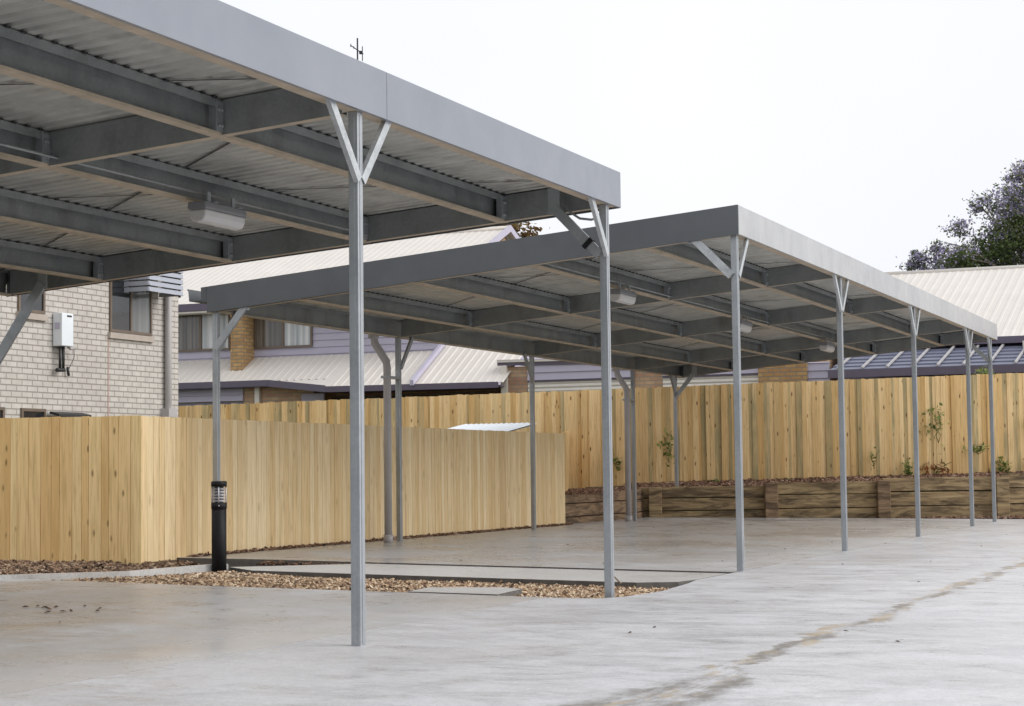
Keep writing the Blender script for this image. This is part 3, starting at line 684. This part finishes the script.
# lower floor with its skirt roof
m=MB(); m.box(-40,-21.3,38.3,WY,.4,2.98); m.box(-21.3,-16.5,38.9,WY,.4,2.9); m.build('lower_wall','brick_red',mh)
clad(mh,'lilac',-25.6,-23.2,38.27,2.68,2.98,.15,'door_header')
m=MB(); m.box(-40,-23.2,38.28,38.3,.5,2.65); m.build('garage_door','slate',mh)
tp=math.tan(R(31))
ribbed(mh,'roof','cream',(-40,38.0,3.115),(19.4,0,0),(0,1.1,.64),.2,.012)
m=MB(); m.prism([Vector((-22.35,38,3.115)),Vector((-20.6,37.6,2.885)),Vector((-20.6,38,3.115))],(0,0,-.02)); fixn(m.build('roof','cream',mh))
ribbed(mh,'roof','cream',(-20.6,37.6,2.885),(2.2,0,0),(0,1.5,.87),.2,.012)
ribbed(mh,'roof','cream',(-18.33,37.6,2.885),(2.2,0,0),(0,4.4,.58*4.4),.2,.012)
m=MB(); p=Vector((-18.4,37.55,2.88)); q=Vector((-18.4,39.3,3.9)); m.prism([p,q,q+Vector((0,0,.12)),p+Vector((0,0,.12))],(.09,0,0)); fixn(m.build('barge_board','lilac',mh))
bar(mh,'fascia','plum',(-40,37.99,3.0),(-22.35,37.99,3.0),.145)
bar(mh,'fascia','plum',(-22.34,37.98,2.985),(-20.6,37.59,2.79),.16,.03,(0,-1,0))
bar(mh,'fascia','plum',(-20.6,37.585,2.79),(-16.25,37.585,2.77),.135)
m=MB(); m.box(-20.6,-16.25,37.6,38.9,2.80,2.82); m.build('soffit','plum',mh); m=MB(); m.box(-40,-20.61,38.0,38.3,2.985,2.995); m.build('soffit','plum',mh)
m=MB(); m.box(-22.84,-22.72,38.20,38.28,.5,3.0); m.build('downpipe','offwhite',mh)
clad(mh,'lilac',-21.6,-21.0,38.28,.6,2.8,.16); m=MB(); m.box(-21.0,-16.4,38.62,38.66,.5,2.7); m.build('recess_shade','dark',mh)  # dark sheet painted in as the shade under the eave
settle(mh)
# --- garages (unit in the middle)
gh=thing('garage_block','low garage block with plum fascia, brick piers and pale roller doors','garage',(-12.5,38,.5))
m=MB(); m.box(-16.35,-8.95,38.05,44,.4,3.25); m.build('wall','brick_red',gh)
bar(gh,'fascia','plum',(-16.42,37.96,3.28),(-9.6,37.96,3.20),.13,.04)
m=MB(); m.prism([Vector((-16.42,37.93,3.35)),Vector((-9.6,37.93,3.28)),Vector((-9.6,44.2,3.28)),Vector((-16.42,44.2,3.35))],(0,0,.05)); fixn(m.build('roof','cream',gh))
for x0,x1 in ((-15.7,-13.2),(-12.55,-10.42)):
    clad(gh,'lilac',x0,x1,38.0,2.93,3.27,.17,'door_header')
    m=MB(); z=.5
    while z<2.88: m.prism([Vector((x0,38.02,z)),Vector((x0,38.005,z+.03)),Vector((x0,38.02,z+.085)),Vector((x0,38.04,z+.085)),Vector((x0,38.04,z))],(x1-x0,0,0),.5); z+=.09
    fixn(m.build('roller_door','offwhite',gh))
    m=MB(); m.box(x0,x1,37.99,38.0,2.885,2.93); m.build('door_lintel','plum',gh)
m=MB(); m.box(-16.33,-16.19,37.94,38.04,.5,3.28); m.build('downpipe','offwhite',gh)
m=MB(); m.box(-10.4,-9.36,37.9,38.04,.5,3.2); m.build('pier','brick_tan',gh)
clad(gh,'lilac',-9.36,-8.9,38.0,2.3,3.12,.16)
settle(gh)
# --- right house with lean-to
rh=thing('house','single storey house on the right with large cream steel roof and plum gutter','house',(-5,39,.5))
m=MB(); m.box(-8.9,-1,38.95,47.5,.4,3.45); m.build('wall','lilac',rh)
ribbed(rh,'roof','cream',(-9.6,38.45,3.53),(9.2,0,0),(0,5.5,1.97),.19,.007); ribbed(rh,'roof','cream',(-9.6,49.45,3.53),(9.2,0,0),(0,-5.5,1.97),.19,.013)
m=MB(); m.tube([(-9.6,43.95,5.5),(-.4,43.95,5.5)],.06,8); m.build('ridge_cap','cream',rh)
for x in (-9.5,-.45): m=MB(); m.prism([Vector((x,38.6,3.45)),Vector((x,43.95,5.44)),Vector((x,49.3,3.45))],(-.08,0,0)); fixn(m.build('gable_wall','lilac',rh))
bar(rh,'fascia','plum',(-9.6,38.44,3.40),(-.4,38.44,3.40),.14)
m=MB(); m.box(-9.5,-.5,38.46,38.95,3.395,3.40); m.build('soffit','plum',rh)
lt=[(36.52,2.84),(38.7,3.37)]
m=MB(); p=[Vector((-8.56,lt[0][0],lt[0][1])),Vector((-8.56,lt[1][0],lt[1][1])),Vector((-8.56,lt[1][0],lt[1][1]-.05)),Vector((-8.56,lt[0][0],lt[0][1]-.05))]
N=6; 
for k in range(N):
    a=k/N;b=(k+1)/N; f=lambda t,o: Vector((-8.56,lt[0][0]+(lt[1][0]-lt[0][0])*t,lt[0][1]+(lt[1][1]-lt[0][1])*t+o))
    m.prism([f(a,.028),f(b,.0),f(b,-.04),f(a,-.04)],(7.6,0,0),.5)
fixn(m.build('lean_to_roof','slate',rh))
for k in range(8):
    x=-8.45+.503*k*2 if False else -7.42+.495*(k-2)
    a=Vector((x,36.50,2.875)); b=Vector((x,38.7,3.41)); m=MB(); m.prism([a,b,b+Vector((0,0,.035)),a+Vector((0,0,.035))],(.04,0,0)); fixn(fixn(m.build('batten','pvc',rh)))
bar(rh,'gutter','plum',(-8.58,36.48,2.70),(-.9,36.48,2.70),.155,.06)
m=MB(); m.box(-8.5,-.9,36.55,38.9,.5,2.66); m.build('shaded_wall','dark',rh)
m=MB(); m.box(-5.0,-4.9,38.2,38.3,3.2,3.42); m.box(-4.84,-4.6,37.6,38.0,3.2,3.32); m.build('vent_box','offwhite',rh)
settle(rh)
# ridge antenna
an=thing('tv_antenna','thin television antenna on a tall mast above the nearer carport roof','antenna',(-21.6,43.05,7.1))
ax,ay=-22.56,43.05
m=MB(); m.tube([(ax,ay,7.05),(ax,ay,12.44)],.022,8); m.build('mast','dark',an)
bd=Vector((.90,-.25,-.62)); pc=Vector((ax,ay,12.12)); m=MB(); m.tube([pc-bd*.27,pc+bd*.22],.014,6); m.build('boom','dark',an)
for s,h in ((-.26,.04),(-.14,.03),(.19,.19)):
    c=pc+bd*s; m=MB(); m.tube([c-Vector((0,0,h*1.05)),c+Vector((0,0,h))],.012,6); m.build('element','dark',an)
c=pc+bd*.13; m=MB(); m.box(c.x-.035,c.x+.035,c.y-.035,c.y+.035,c.z-.045,c.z+.035); m.build('balun_box','dark',an)
an.location=(ax,ay,7.05); settle(an)

# --- grey brick house on the left
bh=thing('brick_house','pale grey brick house on the left behind the near fence','house',(-17,18,0))
m=MB(); m.box(-24,-17,6,26,-.1,6.3); m.build('wall','brick_grey',bh)
HX=-17
def wopen(y0,y1,z0,z1,panes,sill=True):
    m=MB(); t=.045; x0,x1=HX-.02,HX+.03
    m.box(x0,x1,y0,y1,z0,z0+t); m.box(x0,x1,y0,y1,z1-t,z1); m.box(x0,x1,y0,y0+t,z0+t,z1-t); m.box(x0,x1,y1-t,y1,z0+t,z1-t)
    k=len(panes); wd=(y1-y0)/k
    for i in range(1,k): m.box(x0,x1-.004,y0+i*wd-.025,y0+i*wd+.025,z0+t,z1-t)
    o=m.build('window','brownframe',bh)
    for i,mt in enumerate(panes):
        m=MB(); m.box(HX+.004,HX+.012,y0+i*wd+.03,y0+(i+1)*wd-.03,z0+t,z1-t); m.build('pane',mt,o)
    if sill:
        m=MB(); m.hexa([(HX+.0,y0-.03,z0-.10),(HX+.05,y0-.03,z0-.10),(HX+.05,y1+.03,z0-.10),(HX+.0,y1+.03,z0-.10),(HX+.0,y0-.03,z0+.0),(HX+.06,y0-.03,z0-.012),(HX+.06,y1+.03,z0-.012),(HX+.0,y1+.03,z0+.0)],.5); m.build('sill','sillm',o)
wopen(24.05,25.20,3.16,4.5,['glass_dark','glass_pale'])
wopen(21.80,22.42,3.31,4.4,['glass_dark'])
wopen(21.88,22.45,1.2,1.91,['glass_dark'],False)
wopen(20.6,21.5,1.2,1.91,['glass_dark'],False)
m=MB(); m.hexa([(HX+.05,22.5,1.84),(HX+.22,22.5,1.80),(HX+.22,23.3,1.80),(HX+.05,23.3,1.84),(HX+.05,22.5,1.875),(HX+.22,22.5,1.835),(HX+.22,23.3,1.835),(HX+.05,23.3,1.875)],.5); m.build('open_sash','dark',bh)
m=MB(); m.box(HX+.002,HX+.006,24.02,24.045,0,3.06); m.build('expansion_joint','joint',bh)
m=MB(); m.tube([(HX+.07,25.60,.0),(HX+.07,25.60,6.0)],.055,12); o=m.build('downpipe','pvc',bh)
m=MB(); m.box(HX+.0,HX+.16,25.48,25.72,1.86,2.0); m.build('pipe_cover','pvc',bh)
m=MB(); m.box(-25,-16.4,5.4,26.6,6.3,6.45); m.build('soffit','offwhite',bh)
m=MB(); m.prism([Vector((-25,5.4,6.45)),Vector((-16.4,5.4,6.45)),Vector((-20.7,5.4,7.9))],(0,21.2,0)); fixn(m.build('roof','fascia_end',bh))
# slatted window hood
hd=MB()
for k in range(9):
    z=3.81+k*.092
    hd.hexa([(HX+.47,24.44,z),(HX+.49,24.44,z),(HX+.49,25.40,z),(HX+.47,25.40,z),(HX+.455,24.44,z+.07),(HX+.475,24.44,z+.07),(HX+.475,25.40,z+.07),(HX+.455,25.40,z+.07)],.5)
    for y in (24.43,25.41): hd.box(HX+.02,HX+.47,y-.01,y+.01,z,z+.068,.5)
h=hd.build('window_hood','awning',bh)
m=MB(); 
for y in (24.46,25.36): m.box(HX+.43,HX+.452,y-.02,y+.02,3.78,4.66)
m.box(HX+.03,HX+.45,24.44,25.4,4.66,4.69); m.build('hood_frame','dark',h)
settle(bh)
# water heater
wh=thing('water_heater','white gas water heater box mounted on the grey brick wall','water heater',(-16.9,22.7,2.84))
m=MB(); m.box(-16.99,-16.82,22.62,22.90,2.85,3.345); m.build('casing','white_sheet',wh,.012)
m=MB(); m.box(-16.821,-16.815,22.74,22.85,3.29,3.315); m.build('flue_slot','dark',wh)
m=MB(); m.box(-16.98,-16.86,22.61,22.62,3.0,3.24); 
m=MB(); m.box(-16.95,-16.86,22.614,22.621,3.10,3.20); m.build('sticker','lilac',wh)
for y in (22.68,22.76): m=MB(); m.tube([(-16.9,y,2.86),(-16.9,y,2.5)],.022,8); m.build('pipe','dark',wh)
m=MB(); m.tube([(-16.9,22.60,2.49),(-16.9,22.78,2.50)],.03,8); m.build('pipe','dark',wh)
m=MB(); m.tube([(-16.88,22.84,2.86),(-16.88,22.9,2.82),(-16.88,23.02,2.84)],.02,8); m.build('valve','pvc',wh)
m=MB(); m.tube([(-16.9,23.02,2.84),(-16.92,23.05,2.7),(-16.95,22.98,2.55),(-16.95,22.93,2.45)],.006,6); m.build('cable','dark',wh)
m=MB(); m.tube([(-16.95,22.93,2.55),(-16.95,22.96,2.42)],.02,8); m.build('plug','dark',wh)
settle(wh)

# white garden shed behind the long fence
sh=thing('garden_shed','small white steel garden shed with only its low roof showing above the fence','shed',(-11.8,25,0))
m=MB(); m.box(-12.55,-11.3,26.6,27.65,-.1,1.5); m.build('wall','white_sheet',sh)
ribbed(sh,'roof','white_sheet',(-12.62,26.48,1.535),(1.33,0,0),(0,1.24,.155),.09,.010,.02,.02); settle(sh)

# ------------------------------------------------------------------ plants
def leafquad(m,c,s,rnd,r=None,aspect=.55):
    u=Vector((rnd.gauss(0,1),rnd.gauss(0,1),rnd.gauss(0,.7))).normalized(); v=u.cross(Vector((rnd.gauss(0,1),rnd.gauss(0,1),rnd.gauss(0,1)))).normalized()
    b=len(m.v); m.v+=[tuple(c-u*s),tuple(c+v*s*aspect),tuple(c+u*s),tuple(c-v*s*aspect)]; m.face((b,b+1,b+2,b+3),rnd.random() if r is None else r)
def weed(name,label,x,y,z,h,wd,mat,n,seed,stem=True,base=None):
    rnd=random.Random(seed); t=thing(name,label,'weed',(x,y,z),'weeds growing on and below the back fence')
    if stem:
        m=MB()
        for k in range(3):
            px=x; pz=max(z-.02,base or 0); pts=[(px,y,pz)]
            for j in range(4): pts.append((x+rnd.uniform(-wd,wd)*.8*(j+1)/4,y-rnd.uniform(0,.05),pz+(z+h-pz)*(j+1)/4*rnd.uniform(.8,1)))
            m.tube(pts,.006,5)
        m.build('stem','weed',t)
    m=MB()
    for k in range(int(n*.6)):
        c=Vector((x+rnd.gauss(0,wd*.34),y-abs(rnd.gauss(0,.05)),z+h/2+rnd.gauss(0,h*.28))); leafquad(m,c,rnd.uniform(.025,.06),rnd)
    m.build('leaves',mat,t); settle(t); return t
for i,(s,z,h,wd,mat,n,lab) in enumerate([
    (-.43,.92,.22,.12,'weed',40,'sparse green shoots on the back fence just left of the drainpipe post'),
    (.48,1.05,.55,.22,'weed',70,'yellow-green vine climbing the back fence beside the last rear post'),
    (5.25,1.35,.6,.28,'weed',85,'green trailing vine high on the back fence between two front posts'),
    (5.95,1.14,.16,.36,'weed',55,'flat green creeper across the back fence near the far end post'),
    (4.72,.68,.34,.14,'weed',80,'dark green weed growing at the foot of the back fence beside a front post'),
    (5.2,.72,.28,.36,'weed_red',90,'reddish weed patch on the bark at the foot of the back fence'),
    (4.1,.9,.35,.14,'weed',22,'faint pale shoots low on the back fence, leftmost of the right-hand weeds'),
    (6.4,.74,.28,.28,'weed',90,'yellow-green low weed on the bark behind the far end post'),
    (6.95,.74,.3,.3,'weed',90,'green weed clump on the bark at the right edge of the photo'),
    (6.85,1.4,.4,.12,'weed',36,'green vine tip on the back fence at the right edge of the photo'),
    (2.6,.62,.1,.16,'weed',30,'tiny green seedlings on the bark bed in the middle of the back fence'),
    (1.3,.62,.1,.14,'weed',30,'tiny green seedlings on the bark bed behind the rear posts')]):
    x,y=wl(s,.62); weed('weed',lab,x,y,z,h,wd,mat,n,100+i,base=tz(x,y))
# bush behind the back fence
rnd=random.Random(5); t=thing('bush','rounded green bush peeping over the back fence near the far end post','bush',(-5.2,34.4,.6))
m=MB(); m.tube([(-5.2,34.4,.6),(-5.2,34.4,2.2)],.03,6); m.build('stem','bark',t)
m=MB()
for k in range(900):
    d=Vector((rnd.gauss(0,1),rnd.gauss(0,1),rnd.gauss(0,1))).normalized()*rnd.uniform(.5,1); leafquad(m,Vector((-5.2,34.4,2.33))+Vector((d.x*.26,d.y*.26,d.z*.42)),.035,rnd)
m.build('foliage','weed',t); settle(t)

def tree(name,label,base,trunk_h,clumps,leafmat,size,per,seed,flower=None,floats=0,branchr=.16):
    rnd=random.Random(seed); t=thing(name,label,'tree',base); B=Vector(base)
    m=MB(); top=B+Vector((rnd.uniform(-.3,.3),0,trunk_h)); m.tube([B,B+Vector((.1,0,trunk_h*.5)),top],[branchr*2,branchr*1.6,branchr*1.4],10)
    m.build('trunk','bark',t)
    m=MB()
    for c,r in clumps[::2]:
        c=Vector(c); mid=(top+c)/2+Vector((rnd.uniform(-.5,.5),rnd.uniform(-.5,.5),rnd.uniform(-.6,.1))); q=(mid+c)/2+Vector((rnd.uniform(-.3,.3),0,rnd.uniform(0,.3)))
        m.tube([top-Vector((0,0,.3)),mid,q,c],[branchr*.9,branchr*.5,branchr*.3,branchr*.12],6)
        for k in range(2):
            e=c+Vector((rnd.gauss(0,r),rnd.gauss(0,r),rnd.uniform(0,r))); m.tube([q,(q+e)/2+Vector((0,0,.1)),e],[branchr*.28,branchr*.16,.012],5)
    m.build('branch_set','bark',t)
    m=MB(); fl=MB()
    for i,(c,r) in enumerate(clumps):
        c=Vector(c); tone=rnd.uniform(0,.5); isf=flower and rnd.random()<flower(c)
        # sub-clusters give gaps
        for s in range(9):
            d=Vector((rnd.gauss(0,1),rnd.gauss(0,1),rnd.gauss(0,.8))); d=d.normalized()*r*rnd.uniform(.45,1.05); sc=c+d; sr=r*rnd.uniform(.22,.6)
            for k in range(per//9):
                p=sc+Vector((rnd.gauss(0,sr),rnd.gauss(0,sr),rnd.gauss(0,sr*.6)))
                if isf and rnd.random()<.62: leafquad(fl,p,size*rnd.uniform(.5,1.0),rnd)
                else: leafquad(m,p,size*rnd.uniform(.6,1.2),rnd,min(1,tone+rnd.random()*.5))
    m.build('foliage',leafmat,t)
    if fl.f: fl.build('blossom','jac_flower',t)
    settle(t); return t
rnd=random.Random(17); cl=[]
ztopc=lambda x: 8.0+ (x+13.0)*.87 if x<-9.0 else 11.5+ (x+9.0)*.35 if x<-6.5 else 12.3-abs(x+6.5)*.25
while len(cl)<195:
    x=rnd.uniform(-12.4,-1.5); zt=ztopc(x); z=zt-.35-abs(rnd.gauss(0,1))*2.0
    if z<6.3: z=rnd.uniform(6.3,max(6.5,zt-.4))
    cl.append(((x,70+rnd.uniform(-2.6,2.6),z+rnd.uniform(-.25,.15)),rnd.uniform(.4,.72)))
for p in [(-12.95,69.5,8.35),(-12.1,69.3,9.0),(-11.3,69.5,9.8),(-10.5,69.5,10.6),(-9.1,69,11.5),(-8.8,69,11.7),(-12.7,69.3,8.7)]: cl.append((p,.34))
tree('jacaranda_tree','large jacaranda with mauve blossom rising behind the cream roof on the right',(-6.9,70,.5),6.2,cl,'jac_leaf',.075,470,3,flower=lambda c:(.95 if c.z>ztopc(c.x)-1.5 else .15),branchr=.17)
rnd=random.Random(9); cl=[((-27.2+rnd.gauss(0,1.0),60+rnd.gauss(0,.8),9.35+rnd.gauss(0,.4)),rnd.uniform(.4,.6)) for k in range(36)]
tree('olive_brown_tree','olive brown tree top showing behind the gable of the two storey house',(-26.2,60,.5),6.5,cl,'dry_leaf_tree',.1,260,4,branchr=.12)
